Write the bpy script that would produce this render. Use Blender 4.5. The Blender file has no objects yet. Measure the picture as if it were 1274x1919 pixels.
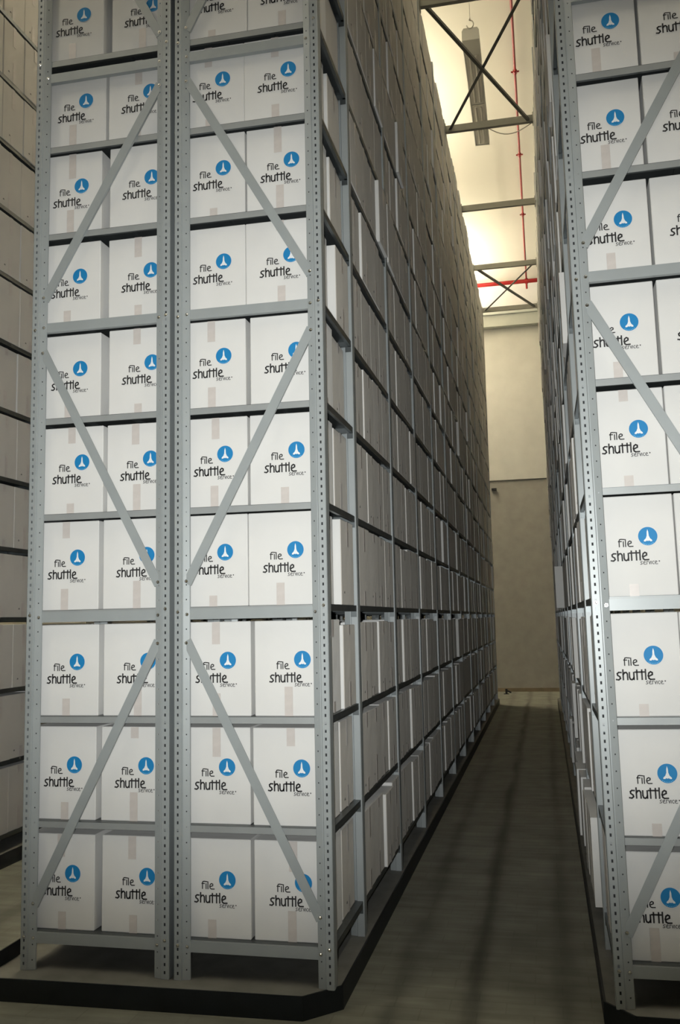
import bpy, bmesh, math, random
from mathutils import Vector, Matrix

# ------------------------------------------------------------------ camera, light, exposure
SC = bpy.context.scene
COL = SC.collection
CAM = Vector((0.8365, -3.5678, 1.3842))
YAW, PITCH, ROLL, FPX = 0.2141, 0.1158, -0.0199, 1735.5
fw = Vector((-math.sin(YAW) * math.cos(PITCH), math.cos(YAW) * math.cos(PITCH), math.sin(PITCH)))
r0 = Vector((math.cos(YAW), math.sin(YAW), 0)); u0 = r0.cross(fw)
rt = r0 * math.cos(ROLL) + u0 * math.sin(ROLL); up = -r0 * math.sin(ROLL) + u0 * math.cos(ROLL)
cd = bpy.data.cameras.new('camera'); cam = bpy.data.objects.new('camera', cd); COL.objects.link(cam)
cam.matrix_world = Matrix(((rt.x, up.x, -fw.x, CAM.x), (rt.y, up.y, -fw.y, CAM.y), (rt.z, up.z, -fw.z, CAM.z), (0, 0, 0, 1)))
cd.sensor_fit = 'AUTO'; cd.sensor_width = 36.0; cd.lens = FPX * 36.0 / 1919.0; cd.clip_start = 0.05; cd.clip_end = 100
SC.camera = cam

vs = SC.view_settings
vs.view_transform = 'Standard'; vs.look = 'None'; vs.gamma = 1.0; vs.use_curve_mapping = False
vs.exposure = 0.0
w = bpy.data.worlds.new('world'); SC.world = w; w.use_nodes = True
w.node_tree.nodes['Background'].inputs[0].default_value = (0.75, 0.8, 0.72, 1)
w.node_tree.nodes['Background'].inputs[1].default_value = 0.02


def spot(name, loc, target, power, color, angle, blend, radius):
    l = bpy.data.lights.new(name, 'SPOT'); l.energy = power; l.color = color
    l.spot_size = math.radians(angle); l.spot_blend = blend; l.shadow_soft_size = radius
    o = bpy.data.objects.new(name, l); COL.objects.link(o); o.location = loc
    o.rotation_euler = (Vector(target) - Vector(loc)).to_track_quat('-Z', 'Y').to_euler()
    return o


def area(name, loc, d, power, color, sx, sy):
    l = bpy.data.lights.new(name, 'AREA'); l.energy = power; l.color = color
    l.shape = 'RECTANGLE'; l.size = sx; l.size_y = sy
    o = bpy.data.objects.new(name, l); COL.objects.link(o); o.location = loc
    o.rotation_euler = Vector(d).to_track_quat('-Z', 'Y').to_euler()
    return o


# the flash beside the lens
FL = CAM - rt * 0.06 + up * 0.02
fl = spot('camera_flash', FL, FL + fw * 4 + Vector((0.10, 0, 0.16)), 620, (0.985, 1.0, 0.985), 66, 1.0, 0.018)
fl.scale = (1.55, 1, 1)      # a flash tube spreads wider sideways
WARM = (1.0, 0.915, 0.75)
# hall lamps: (x, y, up power, down power)
LAMPS = [(-1.93, 3.2, 150, 8), (-1.93, 8.0, 360, 10), (-1.93, 13.7, 760, 40), (2.9, 4.0, 50, 15), (2.9, 10.5, 60, 15),
         (-3.4, -3.4, 60, 30), (3.2, -1.6, 40, 50)]  # last lamp is an unseen fill, added to brighten the left aisle faces
LAMP_Z = 7.35

# ------------------------------------------------------------------ materials
def mat(name, col, rough=0.6, metal=0.0, var=0.0, scale=20.0, bump=0.0, col2=None, spec=0.4):
    m = bpy.data.materials.new(name); m.use_nodes = True
    nt = m.node_tree; b = nt.nodes['Principled BSDF']
    b.inputs['Roughness'].default_value = rough; b.inputs['Metallic'].default_value = metal
    b.inputs['Specular IOR Level'].default_value = spec
    b.inputs['Base Color'].default_value = (*col, 1)
    if var or bump:
        tc = nt.nodes.new('ShaderNodeTexCoord'); n = nt.nodes.new('ShaderNodeTexNoise')
        n.inputs['Scale'].default_value = scale; n.inputs['Detail'].default_value = 5
        nt.links.new(tc.outputs['Object'], n.inputs['Vector'])
        if var:
            mx = nt.nodes.new('ShaderNodeMix'); mx.data_type = 'RGBA'
            c2 = col2 or tuple(c * (1 - var) for c in col)
            mx.inputs[6].default_value = (*col, 1); mx.inputs[7].default_value = (*c2, 1)
            rp = nt.nodes.new('ShaderNodeMapRange'); rp.inputs[1].default_value = .3; rp.inputs[2].default_value = .7
            nt.links.new(n.outputs['Fac'], rp.inputs[0]); nt.links.new(rp.outputs[0], mx.inputs[0])
            nt.links.new(mx.outputs[2], b.inputs['Base Color'])
        if bump:
            bp = nt.nodes.new('ShaderNodeBump'); bp.inputs['Strength'].default_value = bump; bp.inputs['Distance'].default_value = .01
            nt.links.new(n.outputs['Fac'], bp.inputs['Height']); nt.links.new(bp.outputs[0], b.inputs['Normal'])
    return m


M_BOX = mat('white_cardboard', (.69, .69, .672), .72, 0, .05, 6, .05)
M_BOX.node_tree.nodes['Principled BSDF'].inputs['Diffuse Roughness'].default_value = .12
M_BOX.node_tree.nodes['Principled BSDF'].inputs['Sheen Weight'].default_value = .0
M_BOX.node_tree.nodes['Principled BSDF'].inputs['Sheen Roughness'].default_value = .6
M_END = mat('carton_end_light_tint', (.60, .578, .535), .72, 0, .06, 6, .05)  # white carton with the aisle's warm, dim light mixed into the colour
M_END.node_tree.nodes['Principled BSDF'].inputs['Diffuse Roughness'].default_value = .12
M_TAPE = mat('packing_tape', (.60, .56, .53), .28, 0, .10, 30, 0)
M_TEXT = mat('black_print', (.018, .017, .018), .6)
M_TEXT2 = mat('grey_print', (.09, .088, .09), .6)
M_BLUE = mat('blue_print', (.005, .20, .47), .6)
M_WHITE = mat('white_print', (.75, .78, .8), .6)
M_STEEL = mat('grey_painted_steel', (.34, .37, .375), .40, .12, .08, 8, 0)
M_SHELF = mat('grey_shelf_lip_paint', (.33, .35, .35), .45, .2, .1, 8, 0)
M_GALV = mat('dark_galvanised_steel', (.13, .145, .148), .38, .7, .2, 14, 0)
M_HOLE_SHADE = mat('hole_shade_liner', (.03, .032, .034), .8)  # shade behind the punched holes, put into the colour
M_BOLT = mat('zinc_bolt', (.75, .75, .73), .22, 1.0)
M_KERB = mat('black_kerb_paint', (.010, .014, .018), .5, 0, .3, 12, .1)
M_RED = mat('red_pipe_paint', (.27, .012, .010), .4)
M_TIE = mat('tie_steel', (.24, .235, .20), .45, .2, .08, 8, 0)
M_BRACE = mat('dark_brace_steel', (.10, .10, .085), .5, .2, .1, 8, 0)
M_LAMPBODY = mat('grey_lamp_housing', (.50, .49, .44), .5)
M_LENS = mat('dim_lamp_lens', (.47, .45, .40), .35)
M_BLACK = mat('black_plastic', (.012, .012, .012), .5)
M_WIRE = mat('wire', (.35, .33, .28), .4, .3)


def emat(name, col, s):
    m = bpy.data.materials.new(name); m.use_nodes = True; nt = m.node_tree
    b = nt.nodes['Principled BSDF']; b.inputs['Emission Color'].default_value = (*col, 1); b.inputs['Emission Strength'].default_value = s
    return m


M_TUBE = emat('lit_tube', (1, .93, .75), 6)


def floor_mat():
    m = bpy.data.materials.new('paved_concrete_floor'); m.use_nodes = True; nt = m.node_tree; L = nt.links
    b = nt.nodes['Principled BSDF']; b.inputs['Roughness'].default_value = .55; b.inputs['Specular IOR Level'].default_value = .3
    tc = nt.nodes.new('ShaderNodeTexCoord')
    br = nt.nodes.new('ShaderNodeTexBrick'); br.inputs['Scale'].default_value = 1
    br.inputs['Brick Width'].default_value = .21; br.inputs['Row Height'].default_value = .105
    br.inputs['Mortar Size'].default_value = .004; br.inputs['Mortar Smooth'].default_value = .5
    br.inputs['Color1'].default_value = (.275, .28, .235, 1); br.inputs['Color2'].default_value = (.25, .255, .215, 1)
    br.inputs['Mortar'].default_value = (.235, .24, .20, 1)
    L.new(tc.outputs['Object'], br.inputs['Vector'])
    n = nt.nodes.new('ShaderNodeTexNoise'); n.inputs['Scale'].default_value = 5; n.inputs['Detail'].default_value = 8
    L.new(tc.outputs['Object'], n.inputs['Vector'])
    r = nt.nodes.new('ShaderNodeMapRange'); r.inputs[1].default_value = .3; r.inputs[2].default_value = .75; r.inputs[3].default_value = 1.12; r.inputs[4].default_value = .72
    L.new(n.outputs['Fac'], r.inputs[0])
    # wheel tracks: dark worn stripes that run along the aisle
    sx = nt.nodes.new('ShaderNodeSeparateXYZ'); L.new(tc.outputs['Object'], sx.inputs[0])
    mp = nt.nodes.new('ShaderNodeMapping'); mp.inputs['Scale'].default_value = (5, .8, 1); L.new(tc.outputs['Object'], mp.inputs[0])
    n2 = nt.nodes.new('ShaderNodeTexNoise'); n2.inputs['Scale'].default_value = 1.3; n2.inputs['Detail'].default_value = 4; L.new(mp.outputs[0], n2.inputs['Vector'])

    def math_(op, a, bb=None):
        x = nt.nodes.new('ShaderNodeMath'); x.operation = op
        for i, v in enumerate((a, bb)):
            if v is None: continue
            if isinstance(v, (int, float)): x.inputs[i].default_value = v
            else: L.new(v, x.inputs[i])
        return x.outputs[0]
    off = math_('MULTIPLY', math_('SUBTRACT', n2.outputs['Fac'], .5), .10)
    xx = math_('ADD', sx.outputs[0], off)
    tot = None
    for cx, wd, st in ((.50, .045, .75), (.20, .05, .45), (.86, .045, .45), (-1.9, .06, .4)):
        d = math_('DIVIDE', math_('SUBTRACT', xx, cx), wd)
        g = math_('MULTIPLY', math_('EXPONENT', math_('MULTIPLY', math_('MULTIPLY', d, d), -1.0)), st)
        tot = g if tot is None else math_('ADD', tot, g)
    mp3 = nt.nodes.new('ShaderNodeMapping'); mp3.inputs['Scale'].default_value = (1.1, 11, 1); L.new(tc.outputs['Object'], mp3.inputs[0])
    n3 = nt.nodes.new('ShaderNodeTexNoise'); n3.inputs['Scale'].default_value = 1.6; n3.inputs['Detail'].default_value = 5; L.new(mp3.outputs[0], n3.inputs['Vector'])
    r3 = nt.nodes.new('ShaderNodeMapRange'); r3.inputs[1].default_value = .3; r3.inputs[2].default_value = .7; r3.inputs[3].default_value = .80; r3.inputs[4].default_value = 1.16
    L.new(n3.outputs['Fac'], r3.inputs[0])
    fac = math_('MULTIPLY', math_('MULTIPLY', r.outputs[0], r3.outputs[0]), math_('SUBTRACT', 1.0, math_('MULTIPLY', tot, math_('MULTIPLY', n2.outputs['Fac'], 1.5))))
    vm = nt.nodes.new('ShaderNodeVectorMath'); vm.operation = 'SCALE'
    L.new(br.outputs['Color'], vm.inputs[0]); L.new(fac, vm.inputs['Scale']); L.new(vm.outputs[0], b.inputs['Base Color'])
    bp = nt.nodes.new('ShaderNodeBump'); bp.inputs['Strength'].default_value = .12; bp.inputs['Distance'].default_value = .003
    L.new(br.outputs['Fac'], bp.inputs['Height']); bp.invert = True; L.new(bp.outputs[0], b.inputs['Normal'])
    return m


M_FLOOR = floor_mat()
M_PLINTH = mat('plinth_concrete', (.25, .25, .228), .7, 0, .25, 9, .1)
M_CEIL = mat('ceiling_plaster', (.74, .70, .58), .85, 0, .03, 1.5)
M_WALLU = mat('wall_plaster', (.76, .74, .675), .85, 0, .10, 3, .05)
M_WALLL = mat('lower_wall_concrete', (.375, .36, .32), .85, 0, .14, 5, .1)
M_LINTEL = mat('lintel_concrete', (.62, .64, .58), .8, 0, .06, 4)


# ------------------------------------------------------------------ mesh helpers
class MB:
    def __init__(s): s.v = []; s.f = []; s.m = []

    def quad(s, pts, mi=0):
        n = len(s.v); s.v += [tuple(p) for p in pts]; s.f.append(tuple(range(n, n + len(pts)))); s.m.append(mi)

    def box(s, a, b, mi=0, M=None):
        x0, y0, z0 = a; x1, y1, z1 = b
        P = [Vector(q) for q in ((x0, y0, z0), (x1, y0, z0), (x1, y1, z0), (x0, y1, z0), (x0, y0, z1), (x1, y0, z1), (x1, y1, z1), (x0, y1, z1))]
        if M is not None: P = [M @ q for q in P]
        n = len(s.v); s.v += [tuple(q) for q in P]
        for q in ((0, 3, 2, 1), (4, 5, 6, 7), (0, 1, 5, 4), (1, 2, 6, 5), (2, 3, 7, 6), (3, 0, 4, 7)):
            s.f.append(tuple(n + i for i in q)); s.m.append(mi)

    def bar(s, p, q, wd, th, nrm, mi=0):
        """flat bar from p to q, wide in the plane, thin along nrm"""
        p, q, nrm = Vector(p), Vector(q), Vector(nrm).normalized()
        d = (q - p); L = d.length; d.normalize(); side = nrm.cross(d).normalized()
        M = Matrix((( d.x, side.x, nrm.x, p.x), (d.y, side.y, nrm.y, p.y), (d.z, side.z, nrm.z, p.z), (0, 0, 0, 1)))
        s.box((0, -wd / 2, -th / 2), (L, wd / 2, th / 2), mi, M)

    def tube(s, p, q, r, seg=12, mi=0, r2=None):
        p, q = Vector(p), Vector(q); d = (q - p).normalized(); r2 = r if r2 is None else r2
        a = d.orthogonal().normalized(); b = d.cross(a); n = len(s.v)
        for c, rr in ((p, r), (q, r2)):
            for i in range(seg):
                t = 2 * math.pi * i / seg; s.v.append(tuple(c + (a * math.cos(t) + b * math.sin(t)) * rr))
        for i in range(seg):
            j = (i + 1) % seg; s.f.append((n + i, n + j, n + seg + j, n + seg + i)); s.m.append(mi)
        s.f.append(tuple(n + i for i in reversed(range(seg)))); s.m.append(mi)
        s.f.append(tuple(n + seg + i for i in range(seg))); s.m.append(mi)

    def mesh(s, name, mats, smooth=False):
        me = bpy.data.meshes.new(name); me.from_pydata(s.v, [], s.f)
        for m in (mats if isinstance(mats, (list, tuple)) else [mats]): me.materials.append(m)
        me.polygons.foreach_set('material_index', s.m)
        if smooth: me.polygons.foreach_set('use_smooth', [True] * len(s.f))
        me.update(); return me


def link(name, me, parent=None, loc=(0, 0, 0), rz=0.0):
    o = bpy.data.objects.new(name, me); COL.objects.link(o); o.location = loc; o.rotation_euler = (0, 0, rz)
    if parent is not None: o.parent = parent
    return o


def tag(o, label=None, cat=None, group=None, kind=None):
    if label: o['label'] = label
    if cat: o['category'] = cat
    if group: o['group'] = group
    if kind: o['kind'] = kind
    return o


def bevel_mesh(me, wd, seg=1):
    bm = bmesh.new(); bm.from_mesh(me); bmesh.ops.remove_doubles(bm, verts=bm.verts, dist=1e-6)
    bmesh.ops.bevel(bm, geom=list(bm.edges), offset=wd, segments=seg, affect='EDGES', profile=.5)
    bm.to_mesh(me); bm.free(); return me


def project(P):
    d = Vector(P) - CAM; z = d.dot(fw)
    if z < .05: return None
    return 637 + FPX * d.dot(rt) / z, 959.5 - FPX * d.dot(up) / z


def seen_area(pts):
    """area in the frame of a projected quad (clipped by its bounds)"""
    q = [project(p) for p in pts]
    if any(a is None for a in q): return 0
    ar = 0
    for i in range(len(q)):
        j = (i + 1) % len(q); ar += q[i][0] * q[j][1] - q[j][0] * q[i][1]
    ar = abs(ar) / 2
    xs = [a[0] for a in q]; ys = [a[1] for a in q]
    w_, h_ = max(xs) - min(xs), max(ys) - min(ys)
    cw = min(max(xs), 1274) - max(min(xs), 0); ch = min(max(ys), 1919) - max(min(ys), 0)
    if cw <= 0 or ch <= 0 or w_ <= 0 or h_ <= 0: return 0
    return ar * cw / w_ * ch / h_


# ------------------------------------------------------------------ the building
FZ = -0.084
YW = 15.185
CZ = 8.25


def struct(name, mb, m, loc=(0, 0, 0)):
    o = link(name, mb.mesh(name, m), None, loc); o['kind'] = 'structure'; return o


b = MB(); b.box((-9, -11, FZ - .2), (9, YW + .3, FZ)); struct('floor', b, M_FLOOR)
b = MB(); b.box((-9, -11, CZ), (9, YW + .3, CZ + .2)); struct('ceiling', b, M_CEIL)
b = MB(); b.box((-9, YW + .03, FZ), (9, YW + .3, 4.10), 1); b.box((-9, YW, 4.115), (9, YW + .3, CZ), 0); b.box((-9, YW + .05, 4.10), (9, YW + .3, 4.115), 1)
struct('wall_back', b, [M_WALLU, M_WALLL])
b = MB(); b.box((-9.2, -11, FZ), (-9, YW + .3, CZ)); struct('wall_left', b, M_WALLU)
b = MB(); b.box((9, -11, FZ), (9.2, YW + .3, CZ)); struct('wall_right', b, M_WALLU)
b = MB(); b.box((-9.2, -11.2, FZ), (9.2, -11, CZ)); struct('wall_front', b, M_WALLU)
b = MB(); b.box((-9, YW - .16, 7.26), (9, YW, 7.50)); b.box((-9, YW - .20, 7.50), (9, YW, 7.56))
struct('trim_1', b, M_LINTEL)
b = MB(); b.box((-9, YW - .0, FZ), (9, YW + .03, FZ + .07)); struct('baseboard_back', b, mat('base_strip', (.25, .20, .13), .7, 0, .3, 6))


# ------------------------------------------------------------------ levels
LV = [.1499, .5846, 1.0079, 1.4476, 1.8572, 2.2751, 2.6898, 3.1099, 3.517, 3.93]
while len(LV) < 16: LV.append(LV[-1] + .407)
LVD = [.105 + .4455 * i for i in range(15)]
TOP = LV[-1] + .40
PY = [0.0] + [.604 + 1.0775 * i for i in range(12)]      # front edges of the upright frames
PYD = [0.0] + [1.0 + 1.0775 * i for i in range(12)]
FRD = .645                                                # frame width across the rack


# ------------------------------------------------------------------ uprights
def strip_holes(mb, p0, ux, width, h0, h1, hw, hh, pitch, start):
    """vertical steel strip from p0, going `width` along ux, punched with real holes"""
    ux = Vector(ux); c = width / 2; p0 = Vector(p0)
    def P(u, z): return p0 + ux * u + Vector((0, 0, z))
    a, bb = c - hw / 2, c + hw / 2
    mb.quad([P(0, h0), P(a, h0), P(a, h1), P(0, h1)])
    mb.quad([P(bb, h0), P(width, h0), P(width, h1), P(bb, h1)])
    z = h0; k = start + h0
    while k + hh < h1:
        mb.quad([P(a, z), P(bb, z), P(bb, k), P(a, k)]); z = k + hh; k += pitch
    mb.quad([P(a, z), P(bb, z), P(bb, h1), P(a, h1)])


def upright_mesh(mirror, holes, H):
    s = -1 if mirror else 1      # s=+1: outer edge on the left at x=0, opens to the right
    mb = MB()
    def wall(x0, y0, x1, y1): mb.quad([(s * x0, y0, 0), (s * x1, y1, 0), (s * x1, y1, H), (s * x0, y0, H)])
    wall(0, .055, 0, .003); wall(0, .003, .003, 0)
    if holes:
        strip_holes(mb, (s * .003, 0, 0), (s, 0, 0), .028, 0, H, .0068, .0115, .030, .02)
    else: wall(.003, 0, .031, 0)
    wall(.031, 0, .034, .005); wall(.034, .005, .038, .005)
    L = math.hypot(.026, .006)
    if holes:
        strip_holes(mb, (s * .038, .005, 0), (s * .026 / L, .006 / L, 0), L, 0, H, .0045, .005, .060, .036)
    else: wall(.038, .005, .064, .011)
    wall(.064, .011, .066, .016); wall(.066, .016, .060, .022)
    wall(0, .055, .012, .055); wall(.012, .055, .012, .050)
    # added dark liner, painting the shade inside the punched holes
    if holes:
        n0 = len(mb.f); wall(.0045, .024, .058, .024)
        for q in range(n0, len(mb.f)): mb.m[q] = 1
    me = mb.mesh('upright', [M_STEEL, M_HOLE_SHADE])
    mod_bm = bmesh.new(); mod_bm.from_mesh(me); bmesh.ops.remove_doubles(mod_bm, verts=mod_bm.verts, dist=1e-5)
    mod_bm.to_mesh(me); mod_bm.free()
    return me


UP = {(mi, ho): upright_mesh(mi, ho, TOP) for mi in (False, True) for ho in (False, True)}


def shelf_mesh(x0, x1, y0, y1, lip=.027):
    mb = MB(); t = .0015
    mb.box((x0, y0, -t), (x1, y1, 0))
    mb.box((x0, y0, -lip), (x1, y0 + t, -t), 1); mb.box((x0, y1 - t, -lip), (x1, y1, -t))
    mb.box((x0, y0 + t, -lip), (x0 + t, y1 - t, -t)); mb.box((x1 - t, y0 + t, -lip), (x1, y1 - t, -t))
    for (a, bb) in (((x0, y0 + t, -lip), (x1, y0 + .014, -lip + t)), ((x0, y1 - .014, -lip), (x1, y1 - t, -lip + t)),
                    ((x0 + t, y0, -lip), (x0 + .014, y1, -lip + t)), ((x1 - .014, y0, -lip), (x1 - t, y1, -lip + t))):
        mb.box(a, bb)
    n = 3
    for i in range(1, n):           # stiffening ribs below the panel
        xx = x0 + (x1 - x0) * i / n; mb.box((xx - .012, y0 + .02, -.018), (xx + .012, y1 - .02, -t))
    for xx in (x0 + .0, x1 - .028):  # corner clips hanging at the uprights
        mb.box((xx, y0 + .001, -.052), (xx + .028, y0 + .003, -.002)); mb.box((xx, y1 - .003, -.052), (xx + .028, y1 - .001, -.002))
    return mb


BOLT = MB(); BOLT.tube((0, 0, 0), (0, -.003, 0), .0075, 6); BOLT.tube((0, -.003, 0), (0, -.006, 0), .0055, 10, 0, .002)
BOLT_ME = BOLT.mesh('bolt', M_BOLT, False)

ORD = ['first', 'second', 'third', 'fourth', 'fifth', 'sixth', 'seventh', 'eighth', 'ninth', 'tenth', 'eleventh', 'twelfth', 'thirteenth',
       'fourteenth', 'fifteenth', 'sixteenth', 'seventeenth', 'eighteenth', 'nineteenth', 'twentieth'] + \
      ['twenty-' + q for q in ('first', 'second', 'third', 'fourth', 'fifth', 'sixth', 'seventh', 'eighth', 'ninth')] + ['thirtieth'] + \
      ['thirty-' + q for q in ('first', 'second', 'third', 'fourth', 'fifth', 'sixth', 'seventh', 'eighth', 'ninth')] + ['fortieth'] + \
      ['forty-' + q for q in ('first', 'second', 'third', 'fourth', 'fifth', 'sixth', 'seventh', 'eighth', 'ninth')]

STRUT = [.124, 1.418, 2.68, 3.845, 5.08, 6.3]
MC = Matrix.Translation((1.022, 0, 0)) @ Matrix.Rotation(-.0105, 4, 'Y')      # the right rack leans a little into the aisle


def rack(label, M, levels, py, start_left, aisle_side, nshelf, holes=(True, True), double=True):
    """a run of shelving; local x from 0 (left outer) to FRD; the whole is placed by matrix M"""
    e = bpy.data.objects.new('shelving_rack', None); COL.objects.link(e); e.matrix_world = M
    tag(e, label, 'shelving rack')
    for i, y in enumerate(py):
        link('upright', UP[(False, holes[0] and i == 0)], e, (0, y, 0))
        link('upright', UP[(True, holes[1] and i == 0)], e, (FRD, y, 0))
    # front end frame: struts and zigzag braces
    for k, z in enumerate(STRUT):
        mb = MB(); mb.box((.05, .012, -.021), (FRD - .05, .0145, .021)); mb.box((.05, .0145, .019), (FRD - .05, .034, .021)); mb.box((.05, .0145, -.021), (FRD - .05, .034, -.019))
        link('strut', mb.mesh('strut', M_STEEL), e, (0, 0, z))
        for x in (.053, FRD - .053): link('bolt', BOLT_ME, e, (x, .010, z))
    left = start_left
    for k in range(5):
        z0, z1 = STRUT[k] + .125, STRUT[k + 1] - .105
        xa, xb = (.052, FRD - .052) if left else (FRD - .052, .052)
        mb = MB(); mb.bar((xa, .009, z0), (xb, .009, z1), .038, .002, (0, 1, 0))
        d = Vector((xb - xa, 0, z1 - z0)).normalized(); n = Vector((d.z, 0, -d.x)) * (.018 if left else -.018)
        mb.bar(Vector((xa, .014, z0)) + n, Vector((xb, .014, z1)) + n, .010, .002, n)
        link('diagonal_brace', mb.mesh('diagonal_brace', M_STEEL), e)
        for x, z in ((xa, z0 + .01), (xb, z1 - .01)): link('bolt', BOLT_ME, e, (x, .006, z))
        left = not left
    for i in range(0, len(levels), 3):       # bolts on the punched faces
        for x in (.017, FRD - .017): link('bolt', BOLT_ME, e, (x, .001, levels[i] - .02 + (.0 if x < .1 else .015)))
    # shelves
    items = []; cache = {}
    for bay in range(len(py) - 1):
        y0 = py[bay] + (.018 if bay == 0 else .002); y1 = py[bay + 1] - .002
        for lv, z in enumerate(levels):
            xs = FRD - .004 if aisle_side > 0 else .004
            pts = [M @ Vector(q) for q in ((xs, y0, z), (xs, y1, z), (xs, y1, z - .03), (xs, y0, z - .03))]
            a = seen_area(pts)
            if bay == 0: a += 1000
            items.append((a, bay, lv, y0, y1, z))
    items.sort(key=lambda t: -t[0])
    rest = MB()
    for n, (a, bay, lv, y0, y1, z) in enumerate(items):
        if n < nshelf and a > 2:
            key = round(y1 - y0, 4)
            if key not in cache: cache[key] = shelf_mesh(.005, FRD - .005, 0, y1 - y0).mesh('shelf', [M_GALV, M_SHELF])
            link('shelf', cache[key], e, (0, y0, z))
        else:
            mb = shelf_mesh(.005, FRD - .005, y0, y1); k = len(rest.v)
            rest.v += [(v[0], v[1], v[2] + z) for v in mb.v]; rest.f += [tuple(i + k for i in f) for f in mb.f]; rest.m += mb.m
    if rest.f: tag(link('shelf', rest.mesh('shelf', [M_GALV, M_SHELF]), e), kind='stuff')
    return e


T = Matrix.Translation
MA, MB_, MD = T((-1.3065, 0, 0)), T((-.645 + .004, 0, 0)), T((-2.49 - FRD, 0, 0))
rack('grey steel rack of white logo boxes, left half of the back-to-back pair', MA, LV, PY, True, -1, 16)
rack('long grey steel rack of white boxes lining the left side of the aisle', MB_, LV, PY, False, 1, 100)
rack('long grey steel rack of white boxes lining the right side of the aisle', MC, LV, PY, True, -1, 60)
rack('far left grey steel rack, partly seen at the left edge', MD, LVD, PYD, True, 1, 36, holes=(False, False))


# ------------------------------------------------------------------ plinths
def plinth(label, pts, guard=None):
    e = bpy.data.objects.new('rack_plinth', None); COL.objects.link(e); tag(e, label, 'plinth')
    e.location = (pts[0][0], pts[0][1], FZ); off = Vector((pts[0][0], pts[0][1], FZ))
    n = len(pts)
    mb = MB(); mb.quad([Vector((x, y, -.001)) - off for x, y in pts])
    for i in range(n):
        x0, y0 = pts[i]; x1, y1 = pts[(i + 1) % n]
        mb.quad([Vector(q) - off for q in ((x0, y0, FZ), (x1, y1, FZ), (x1, y1, -.001), (x0, y0, -.001))])
    link('slab', mb.mesh('slab', M_PLINTH), e)
    mb = MB(); cx = sum(p[0] for p in pts) / n; cy = sum(p[1] for p in pts) / n
    for i in range(n):
        a, c = Vector((*pts[i], 0)), Vector((*pts[(i + 1) % n], 0))
        d = (c - a).normalized(); nr = Vector((d.y, -d.x, 0))
        if nr.dot(Vector((cx, cy, 0)) - (a + c) / 2) > 0: nr = -nr
        a2, c2 = a - d * .004, c + d * .004
        A = [a2, c2, c2 + nr * .008, a2 + nr * .008]
        z0, z1 = FZ, .002
        P = [Vector((q.x, q.y, z)) - off for z in (z0, z1) for q in A]
        k = len(mb.v); mb.v += [tuple(q) for q in P]
        for q in ((0, 3, 2, 1), (4, 5, 6, 7), (0, 1, 5, 4), (1, 2, 6, 5), (2, 3, 7, 6), (3, 0, 4, 7)):
            mb.f.append(tuple(k + i2 for i2 in q)); mb.m.append(0)
    link('kerb_strip', mb.mesh('kerb_strip', M_KERB), e)
    if guard:
        mb = MB(); x, y0, y1 = guard; mb.box((x - off.x, y0 - off.y, -off.z), (x + .006 - off.x, y1 - off.y, .062 - off.z))
        link('guard_rail', mb.mesh('guard_rail', M_KERB), e)
    return e


PE = PY[-1] + .12
plinth('low concrete plinth with black edge under the back-to-back racks', [(-1.36, -.094), (-.104, -.073), (.018, .052), (.018, PE), (-1.43, PE), (-1.43, -.03)], (-1.41, -.02, PE))
plinth('low concrete plinth with black edge under the right rack', [(1.085, -.048), (1.75, -.048), (1.75, PE), (.99, PE), (.99, .062)])
plinth('low concrete plinth with black edge under the far left rack', [(-3.2, -.08), (-2.58, -.08), (-2.47, .04), (-2.47, PYD[-1] + .1), (-3.2, PYD[-1] + .1)])

# ------------------------------------------------------------------ lettering
GL = {
    's': (.85, [[(0, .06), (.4, 0), (.68, .2), (.6, .42), (.25, .62), (.2, .86), (.45, 1.02), (.85, 1.0)]]),
    'h': (.72, [[(0, 1.38), (0, 0)], [(0, .7), (.25, .98), (.5, 1.0), (.68, .8), (.7, 0)]]),
    'u': (.72, [[(0, 1), (0, .35), (.12, .06), (.35, 0), (.58, .1), (.7, .35)], [(.7, 1), (.7, 0)]]),
    't': (.50, [[(.2, 1.32), (.2, 0)], [(-.12, 1.02), (.62, 1.02)]]),
    'l': (.12, [[(0, 1.38), (0, 0)]]),
    'e': (.95, [[(.08, .42), (.66, .66), (.66, .92), (.4, 1.04), (.12, .88), (0, .5), (.1, .14), (.35, 0), (.98, .02)]]),
    'f': (.50, [[(0, 0), (0, 1.1), (.12, 1.38), (.4, 1.42), (1.0, 1.36)], [(-.15, 1.0), (.45, 1.0)]]),
    'i': (.12, [[(0, 1.0), (0, 0)]]),
    'r': (.45, [[(0, 1), (0, 0)], [(0, .65), (.2, 1), (.48, 1.0)]]),
    'v': (.60, [[(0, 1), (.3, 0), (.6, 1)]]),
    'c': (.62, [[(.62, .95), (.3, 1.0), (.04, .7), (.04, .3), (.3, 0), (.65, .06)]]),
}


def stroke(mb, pts, wd, y, mi):
    h = wd / 2
    for i in range(len(pts) - 1):
        a, c = Vector(pts[i]), Vector(pts[i + 1]); d = (c - a)
        if d.length < 1e-6: continue
        d.normalize(); n = Vector((-d.y, d.x)); a2, c2 = a - d * h * .6, c + d * h * .6
        mb.quad([(q.x, y, q.y) for q in (a2 - n * h, c2 - n * h, c2 + n * h, a2 + n * h)], mi)


def word(mb, txt, x0, x1, base, xh, wd, y, mi, gap=.28):
    tot = sum(GL[c][0] for c in txt) + gap * (len(txt) - 1)
    sx = (x1 - x0) / tot; x = x0
    for c in txt:
        w_, ss = GL[c]
        for s in ss: stroke(mb, [(x + px * sx, base + py * xh) for px, py in s], wd, y, mi)
        x += (w_ + gap) * sx


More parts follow.
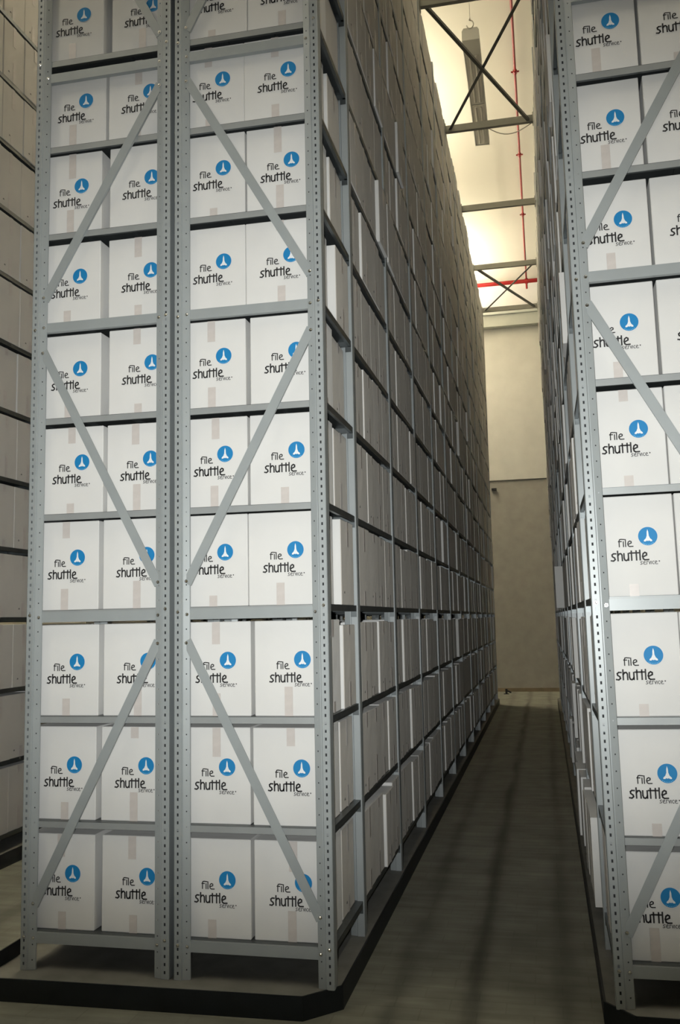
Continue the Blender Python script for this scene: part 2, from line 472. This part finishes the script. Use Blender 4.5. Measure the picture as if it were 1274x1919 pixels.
BW, BD, BH = .296, .250, .378      # width of the printed side, depth, height
TX = MB(); hw = BW / 2
word(TX, 'file', .096 - hw, .145 - hw, .186, .0200, .0040, 0, 0)
word(TX, 'shuttle', .063 - hw, .198 - hw, .134, .0268, .0056, 0, 0)
word(TX, 'service', .167 - hw, .229 - hw, .1175, .0110, .0024, 0, 1)
TX.quad([(.235 - hw + .0028 * math.cos(t), 0, .1275 + .0028 * math.sin(t)) for t in [i * math.pi / 4 for i in range(8)]], 1)
TEXT_ME = TX.mesh('printed_lettering', [M_TEXT, M_TEXT2])
EM = MB(); ex, ez, er = .200 - hw, .222, .0345
EM.quad([(ex + er * math.cos(t), 0, ez + er * math.sin(t)) for t in [i * math.pi / 18 for i in range(36)]], 0)
SH = [(0, .026), (.0028, .016), (.0036, .002), (.0075, -.008), (.0145, -.0145), (.0150, -.0195), (.0085, -.0195), (.0040, -.0165), (0, -.0185)]
SH = SH + [(-x, z) for x, z in reversed(SH[1:-1])]
cN = len(SH)
for i in range(cN):      # fan of the white winged spire
    a, c = SH[i], SH[(i + 1) % cN]
    EM.quad([(ex, -.0004, ez - .006), (ex + a[0], -.0004, ez + a[1]), (ex + c[0], -.0004, ez + c[1])], 1)
for i in range(-3, 4):
    t = -math.pi / 2 + i * .2; px, pz = ex + .031 * math.cos(t), ez + .031 * math.sin(t)
    EM.quad([(px - .0016, -.0004, pz - .0014), (px + .0016, -.0004, pz - .0014), (px + .0016, -.0004, pz + .0014), (px - .0016, -.0004, pz + .0014)], 2)
EMB_ME = EM.mesh('round_emblem', [M_BLUE, M_WHITE, mat('pale_blue_print', (.15, .45, .72), .6)])

# box bodies: softly bevelled cartons with a seam between the top flaps
rnd = random.Random(7)


def carton(W, D, H, seed, ends=False):
    r = random.Random(seed); mb = MB(); mb.box((-W / 2, -D / 2, 0), (W / 2, D / 2, H))
    me = mb.mesh('carton_body', M_BOX)
    bm = bmesh.new(); bm.from_mesh(me)
    bmesh.ops.subdivide_edges(bm, edges=list(bm.edges), cuts=3, use_grid_fill=True)
    for v in bm.verts:
        x, y, z = v.co.x / (W / 2), v.co.y / (D / 2), (v.co.z - H / 2) / (H / 2)
        k = (1 - z * z)
        if abs(abs(y) - 1) < .01: v.co.y += (1 - x * x) * k * r.uniform(-.0006, .0022) * (1 if y > 0 else -1)
        elif abs(abs(x) - 1) < .01: v.co.x += (1 - y * y) * k * r.uniform(-.0006, .0022) * (1 if x > 0 else -1)
        elif z > .9: v.co.z += (1 - abs(x)) * -.002
    bmesh.ops.bevel(bm, geom=[e for e in bm.edges if len(e.link_faces) == 2 and e.calc_face_angle(0) > 1.0], offset=.0028, segments=1, affect='EDGES')
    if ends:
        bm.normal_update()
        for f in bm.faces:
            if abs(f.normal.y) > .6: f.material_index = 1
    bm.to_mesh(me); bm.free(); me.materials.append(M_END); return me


BODY = [carton(BW, BD, BH, 11 + i) for i in range(4)]
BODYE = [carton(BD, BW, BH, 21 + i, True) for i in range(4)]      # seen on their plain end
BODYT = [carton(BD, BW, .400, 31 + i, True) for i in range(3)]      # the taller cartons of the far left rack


def tape_me(L, wd=.034):
    mb = MB(); mb.box((-wd / 2, -.0006, 0), (wd / 2, 0, L)); return mb.mesh('tape_strip', M_TAPE)


TAPES = [tape_me(l) for l in (.045, .07, .09, .115, .14)]
mk = MB(); mk.box((-.008, -.0005, 0), (.008, 0, .004)); mk.box((-.004, -.0005, .006), (.006, 0, .009)); MARK_ME = mk.mesh('ink_mark', M_TEXT)


def carton_obj(M, label, group, logo, r, bodies=BODY, H=BH, side=0):
    e = bpy.data.objects.new('cardboard_box', None); COL.objects.link(e); e.matrix_world = M
    tag(e, label, 'box', group)
    link('carton_body', r.choice(bodies), e)
    y = -(BD if logo else BW) / 2 - .0028
    if logo:
        link('printed_lettering', TEXT_ME, e, (0, y, 0)); link('round_emblem', EMB_ME, e, (0, y, 0))
    if True:
        tx = r.uniform(-.014, .010)
        if r.random() < (.93 if logo else .97): link('tape_strip', r.choice(TAPES[:4] if logo else TAPES), e, (tx, y + .0012, .0005))
        tx += r.uniform(-.008, .008)
        t = r.randrange(0, 4 if logo else 5)
        if r.random() < (.55 if logo else .97):
            o = link('tape_strip', TAPES[t], e, (tx, y + .0012, H - (.045, .07, .09, .115, .14)[t] - .001))
        if logo and side:
            for z0, tp in ((.0005, r.choice(TAPES)), (None, TAPES[r.randrange(5)])):
                if z0 is None: z0 = H - (.045, .07, .09, .115, .14)[TAPES.index(tp)] - .001
                link('tape_strip', tp, e, (side * (BW / 2 + .0016), r.uniform(-.012, .012), z0), side * math.pi / 2)
            link('ink_mark', MARK_ME, e, (side * (BW / 2 + .0018), -.06, .045), side * math.pi / 2)
        if not logo and r.random() < .8: link('ink_mark', MARK_ME, e, (-.06 + r.uniform(-.02, .02), y + .001, .045 + r.uniform(-.01, .012)))
    return e


# ------------------------------------------------------------------ every box position
cands = []      # (area, matrix, label, group, logo, tall)
R = Matrix.Rotation
OFFS = {}


def face_pts(M, H, side=False):
    y, h = (-BW / 2, BD / 2) if side else (-BD / 2, hw)
    return [M @ Vector(q) for q in ((-h, y, 0), (h, y, 0), (h, y, H), (-h, y, H))]


rb = random.Random(3)
# how each printed carton stands on its shelf: centre of its emblem across the frame, shelf by shelf
EMX = {'A': ([0.207, 0.207, 0.2125, 0.207, 0.2275, 0.207, 0.207, 0.207, 0.2185, 0.2075], [0.5335, 0.5245, 0.5325, 0.5255, 0.5385, 0.544, 0.5375, 0.5425, 0.5285]), 'B': ([0.207, 0.207, 0.215, 0.207, 0.207, 0.207, 0.207, 0.207, 0.207], [0.517, 0.517, 0.528, 0.505, 0.514, 0.52, 0.505, 0.512, 0.505]), 'C': ([0.2119, 0.2305, 0.209, 0.2225, 0.214, 0.207, 0.21, 0.2083, 0.2126], [0.5119, 0.5305, 0.509, 0.5225, 0.514, 0.515, 0.518, 0.5183, 0.5226])}
# printed ends in the front bays
for (Mr, nm, x_left, x_right) in ((MA, 'A', .0405, .3405), (MB_, 'B', .0215, .3200), (MC, 'C', .0170, .3170)):
    for lv, z in enumerate(LV):
        for c in (0, 1):
            x = EMX[nm][c][lv] - .200 + BW / 2 if lv < len(EMX[nm][c]) else (x_left if c == 0 else x_right) + BW / 2
            # most cartons stand a few millimetres apart, some pushed back or slightly turned
            M = Mr @ T((x + rb.uniform(-.0015, .0015), .040 + BD / 2 + rb.uniform(0, .014), z)) @ R(rb.uniform(-.010, .010), 4, 'Z')
            side = ('left', 'right')[c]
            lab = {'A': 'white logo box on the %s shelf up, %s of two in the left rack bay',
                   'B': 'white logo box on the %s shelf up, %s of two in the middle rack bay',
                   'C': 'white logo box on the %s shelf up, %s of two at the right rack end'}[nm] % (ORD[lv], side)
            cands.append((seen_area(face_pts(M, BH)) * 3 + (1 if lv < 11 else 0), M, lab, 'white boxes with printed blue logo on the rack ends', True, False, {('B', 1): 1, ('C', 0): -1}.get((nm, c), 0)))
            # the box behind it
            if nm == 'B' and c == 1 or nm == 'C' and c == 0: continue
            M2 = Mr @ T((x, .30 + BD / 2, z)); cands.append((0, M2 @ R(math.pi / 2, 4, 'Z'), '', '', False, False, 0))


def aisle(Mr, xface, rz, levels, py, first, lab, group, spread, tall, vis):
    """cartons with their plain end towards an aisle"""
    for lv, z in enumerate(levels):
        idx = first
        for bay in range(len(py) - 1):
            y0 = py[bay] + (.315 if bay == 0 else .060); y1 = py[bay + 1] - .004
            if bay == 0 and tall: y0 = .06
            n = max(1, int((y1 - y0) / .262)) if (y1 - y0) > .5 else 1
            if bay == 0 and tall: n = 3
            if bay > 0: n = 4
            st = (y1 - y0) / n
            for k in range(n):
                y = y0 + st * (k + .5); sx = rb.uniform(*spread)
                if rb.random() < .10: sx += .012
                if bay == 0 and not tall: sx = rb.uniform(-.004, .002) - .030 + (.024 if lv in (2, 3, 6) else 0)
                s = 1 if rz > 0 else -1
                if s < 0 and vis and lv == 3 and 4.6 < y < 4.86: sx = .078      # one carton pulled well out
                if s < 0 and vis and lv <= 1 and y < 3.0: sx += (.030 if lv == 0 else .012)
                hz = 1.0 if tall else rb.uniform(.93, .985)
                M = Mr @ T((xface + s * (sx - BW / 2), y + rb.uniform(-.002, .002), z)) @ R(rz + rb.uniform(-.014, .014), 4, 'Z') @ Matrix.Diagonal((min(1.0, (st - .002) / BD), 1, hz, 1))
                H = .40 if tall else BH
                a = seen_area(face_pts(M, H, True)) if vis else 0
                if tall:
                    mid = project(M @ Vector((0, -BW / 2, .2)))
                    if mid is None or mid[0] > 82 or mid[0] < -6: a = 0
                    l2 = lab % (ORD[lv], 'nearer' if (mid and mid[0] < 30) else 'farther')
                else: l2 = lab % (ORD[lv], ORD[idx])
                cands.append((a, M, l2, group, False, tall, 0)); idx += 1
                # the second row of cartons behind, never seen
                cands.append((0, M @ T((0, BW + .012, 0)), '', '', False, tall, 0))


aisle(MB_, FRD - .005, math.pi / 2, LV, PY, 1, 'white box on the %s shelf up, %s from the front post, left side of aisle',
      'plain box ends along the left side of the aisle', (-.009, .006), False, True)
aisle(MC, .010, -math.pi / 2, LV, PY, 1, 'white box on the %s shelf up, %s from the front post, right side of aisle',
      'plain box ends along the right side of the aisle', (-.006, .012), False, True)
aisle(MA, .012, -math.pi / 2, LV, PY, 1, '%s %s', '', (-.012, .008), False, False)
aisle(MD, FRD - .005, math.pi / 2, LVD, PYD, 0, 'white box on the %s shelf up of the far left rack, %s of two',
      'plain box ends on the far left rack', (-.010, .008), True, True)

cands.sort(key=lambda t: -t[0])
rest = MB(); nind = 0; used = set()
for a, M, lab, grp, logo, tall, side in cands:
    if nind < 300 and a > 0 and lab not in used:
        carton_obj(M, lab, grp, logo, rb, BODYT if tall else (BODY if logo else BODYE), .40 if tall else BH, side); nind += 1; used.add(lab)
    else:
        H = .40 if tall else BH
        a_, b_ = (BW / 2, BD / 2) if logo else (BD / 2, BW / 2)
        rest.box((-a_, -b_, 0), (a_, b_, H), 0, M)
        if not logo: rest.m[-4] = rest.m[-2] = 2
        if lab:
            tx = rb.uniform(-.02, .015); y = -b_ - .001
            for z0, z1 in ((0, rb.uniform(.04, .14)), (H - rb.uniform(.04, .14), H)):
                rest.quad([M @ Vector(q) for q in ((tx - .017, y, z0), (tx + .017, y, z0), (tx + .017, y, z1), (tx - .017, y, z1))], 1)
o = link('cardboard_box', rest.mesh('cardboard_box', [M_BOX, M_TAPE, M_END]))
tag(o, 'remaining small white boxes packed on the high and far shelves of the racks', 'box', None, 'stuff')

# ------------------------------------------------------------------ ties across the aisle
TZ = 6.70
TY = [PY[4] + .13, PY[6] + .15, PY[8] + .05, PY[10] + .03, PY[12] - .08]
TORD = ['nearest', 'second nearest', 'middle', 'second farthest', 'farthest']
xr = .945
for y, w_ in zip(TY, TORD):
    e = bpy.data.objects.new('tie_beam', None); COL.objects.link(e); e.location = (0, y, TZ)
    tag(e, 'grey steel tie beam spanning the aisle top between the racks, %s of the five' % w_, 'tie beam', 'tie beams across the aisle')
    mb = MB(); mb.box((0, 0, 0), (xr, .003, .075)); mb.box((0, .003, 0), (xr, .045, .003)); mb.box((0, .003, .072), (xr, .045, .075))
    link('channel', mb.mesh('channel', M_TIE), e)
    for x in (.0, xr):
        mb = MB(); mb.box((x - .004, -.02, -.02), (x + .004, .07, .095)); link('end_plate', mb.mesh('end_plate', M_TIE), e)
for (i, j, w_) in ((0, 1, 'near'), (3, 4, 'far')):
    e = bpy.data.objects.new('cross_bracing', None); COL.objects.link(e); e.location = (0, TY[i], TZ + .01)
    tag(e, 'thin dark X bracing between the two %s tie beams above the aisle' % w_, 'bracing')
    L = TY[j] - TY[i]
    for a, c, z in (((.05, .04, 0), (xr - .05, L, 0), .0), ((xr - .05, .04, 0), (.05, L, 0), .012)):
        mb = MB(); mb.bar(Vector(a) + Vector((0, 0, z)), Vector(c) + Vector((0, 0, z)), .032, .003, (0, 0, 1)); mb.bar(Vector(a) + Vector((.014, 0, z + .014)), Vector(c) + Vector((.014, 0, z + .014)), .028, .003, (1, 0, 0))
        link('brace_bar', mb.mesh('brace_bar', M_BRACE), e)

# ------------------------------------------------------------------ sprinkler pipes
e = bpy.data.objects.new('sprinkler_pipe', None); COL.objects.link(e); e.location = (.77, YW - .2, 8.15)
tag(e, 'thin red sprinkler pipe running lengthwise under the ceiling above the aisle', 'pipe')
mb = MB(); mb.tube((0, 0, 0), (0, -(YW + 6), 0), .017, 12); link('pipe_run', mb.mesh('pipe_run', M_RED, True), e)
for y in (1.6, 4.4, 7.55, 9.7, 11.8, 14.1):
    mb = MB(); yy = y - (YW - .2); mb.tube((0, yy - .03, 0), (0, yy + .03, 0), .026, 12); mb.tube((-.05, yy, 0), (.05, yy, 0), .011, 8); mb.tube((0, yy, 0), (0, yy, .09), .008, 8)
    link('pipe_clamp', mb.mesh('pipe_clamp', M_RED), e)
e = bpy.data.objects.new('main_pipe', None); COL.objects.link(e); e.location = (-2, YW - .25, 8.12)
tag(e, 'thick red main pipe crossing at the top of the back wall', 'pipe')
mb = MB(); mb.tube((-5, 0, 0), (9, 0, 0), .042, 14); link('pipe_run', mb.mesh('pipe_run', M_RED, True), e)
for x in (2.77,):
    mb = MB(); mb.tube((x - .03, 0, 0), (x + .03, 0, 0), .055, 14); link('coupling', mb.mesh('coupling', M_RED), e)
mb = MB(); mb.tube((2.77, 0, 0), (2.77, 0, -.16), .02, 8); link('drop_stub', mb.mesh('drop_stub', M_RED), e)

# ------------------------------------------------------------------ lamps
def batten(x, y, z, L, lit, label, group, tilt=0.0):
    e = bpy.data.objects.new('ceiling_lamp', None); COL.objects.link(e); e.location = (x, y, z); e.rotation_euler = (0, 0, tilt)
    tag(e, label, 'ceiling lamp', group)
    mb = MB()
    prof = [(-.088, .0), (-.088, .06), (-.07, .09), (.07, .09), (.088, .06), (.088, .0)]
    n = len(prof)
    for i in range(n - 1): mb.quad([(prof[i][0], 0, prof[i][1]), (prof[i + 1][0], 0, prof[i + 1][1]), (prof[i + 1][0], L, prof[i + 1][1]), (prof[i][0], L, prof[i][1])])
    mb.quad([(p[0], 0, p[1]) for p in prof]); mb.quad([(p[0], L, p[1]) for p in reversed(prof)])
    mb.box((-.088, 0, -.012), (-.076, L, 0)); mb.box((.076, 0, -.012), (.088, L, 0)); mb.box((-.088, L - .02, -.012), (.088, L, 0))
    mb.quad([(-.076, 0, .001), (.076, 0, .001), (.076, L, .001), (-.076, L, .001)])
    link('housing', mb.mesh('housing', M_LAMPBODY), e)
    mb = MB(); mb.box((-.088, -.004, -.045), (.088, .26, .001)); link('gear_box', mb.mesh('gear_box', M_LAMPBODY), e)
    for y0, y1 in ((.29, 1.27), (1.30, L - .03)):
        mb = MB(); mb.box((-.068, y0, -.010), (.068, y1, -.004)); k = link('lens_panel', mb.mesh('lens_panel', M_TUBE if lit else M_LENS), e)
        for xx in (-.03, .03):
            mb = MB(); mb.tube((xx, y0 + .04, -.013), (xx, y1 - .04, -.013), .013, 8); link('tube', mb.mesh('tube', M_TUBE if lit else M_LENS), k)
    for yy in (-.0, L - .25):
        mb = MB(); mb.tube((0, yy, .17), (0, yy, CZ - z), .0025, 6); mb.tube((0, yy, .17), (0, yy, .20), .012, 8, 0, .003)
        N = 14
        pts = [(.035 * math.cos(t), yy, .125 + .045 * math.sin(t)) for t in [math.pi * .5 - i * (math.pi * 1.45) / N for i in range(N + 1)]]
        for i in range(N): mb.tube(pts[i], pts[i + 1], .006, 6)
        link('hanging_hook', mb.mesh('hanging_hook', M_WIRE), e)
    return e


batten(.353, 5.40, 7.3, 2.25, False, 'long unlit grey ceiling lamp hanging from a hook above the aisle', None, .010)
for i, (x, y, pu, pd) in enumerate(LAMPS):
    e = batten(x, y - 1.1, LAMP_Z, 2.25, True, 'lit ceiling lamp outside the view over a neighbouring aisle or added as fill', 'lit lamps over the neighbouring aisles')
    area('lamp_up', (x, y, LAMP_Z + .10), (0, 0, 1), pu, WARM, .18, 2.2)
    area('lamp_down', (x, y, LAMP_Z - .06), (0, 0, -1), pd, WARM, .18, 2.2)

# cable looping past the lamp
mb = MB(); P = []
for i in range(19):
    t = i / 18; P.append(Vector((.33 + t * .85, 7.35 + .05 * math.sin(t * 6), 7.42 - .20 * math.sin(math.pi * min(1, t * 1.02)) + .06 * t)))
for i in range(18): mb.tube(P[i], P[i + 1], .006, 6)
tag(link('power_cable', mb.mesh('power_cable', M_WIRE)), 'thin cable sagging from the unlit ceiling lamp towards the right rack', 'cable')

# small dark fittings on the back wall
mb = MB(); mb.box((-.05, -.05, -.022), (.05, .03, .022)); mb.tube((0, -.05, 0), (0, -.07, 0), .018, 10)
tag(link('wall_sensor', mb.mesh('wall_sensor', M_BLACK), None, (-.05, YW, 3.93)), 'small black fitting on the back wall just below its joint line', 'wall fitting')
mb = MB(); mb.tube((0, 0, 0), (0, 0, .10), .022, 10); mb.tube((0, 0, .07), (.09, 0, .03), .016, 8); mb.box((-.05, -.04, 0), (.05, .04, .012))
tag(link('floor_stub', mb.mesh('floor_stub', M_BLACK), None, (.06, YW - .6, FZ)), 'small dark pipe stub on the floor at the end of the left rack', 'pipe stub')
bpy.context.view_layer.update()
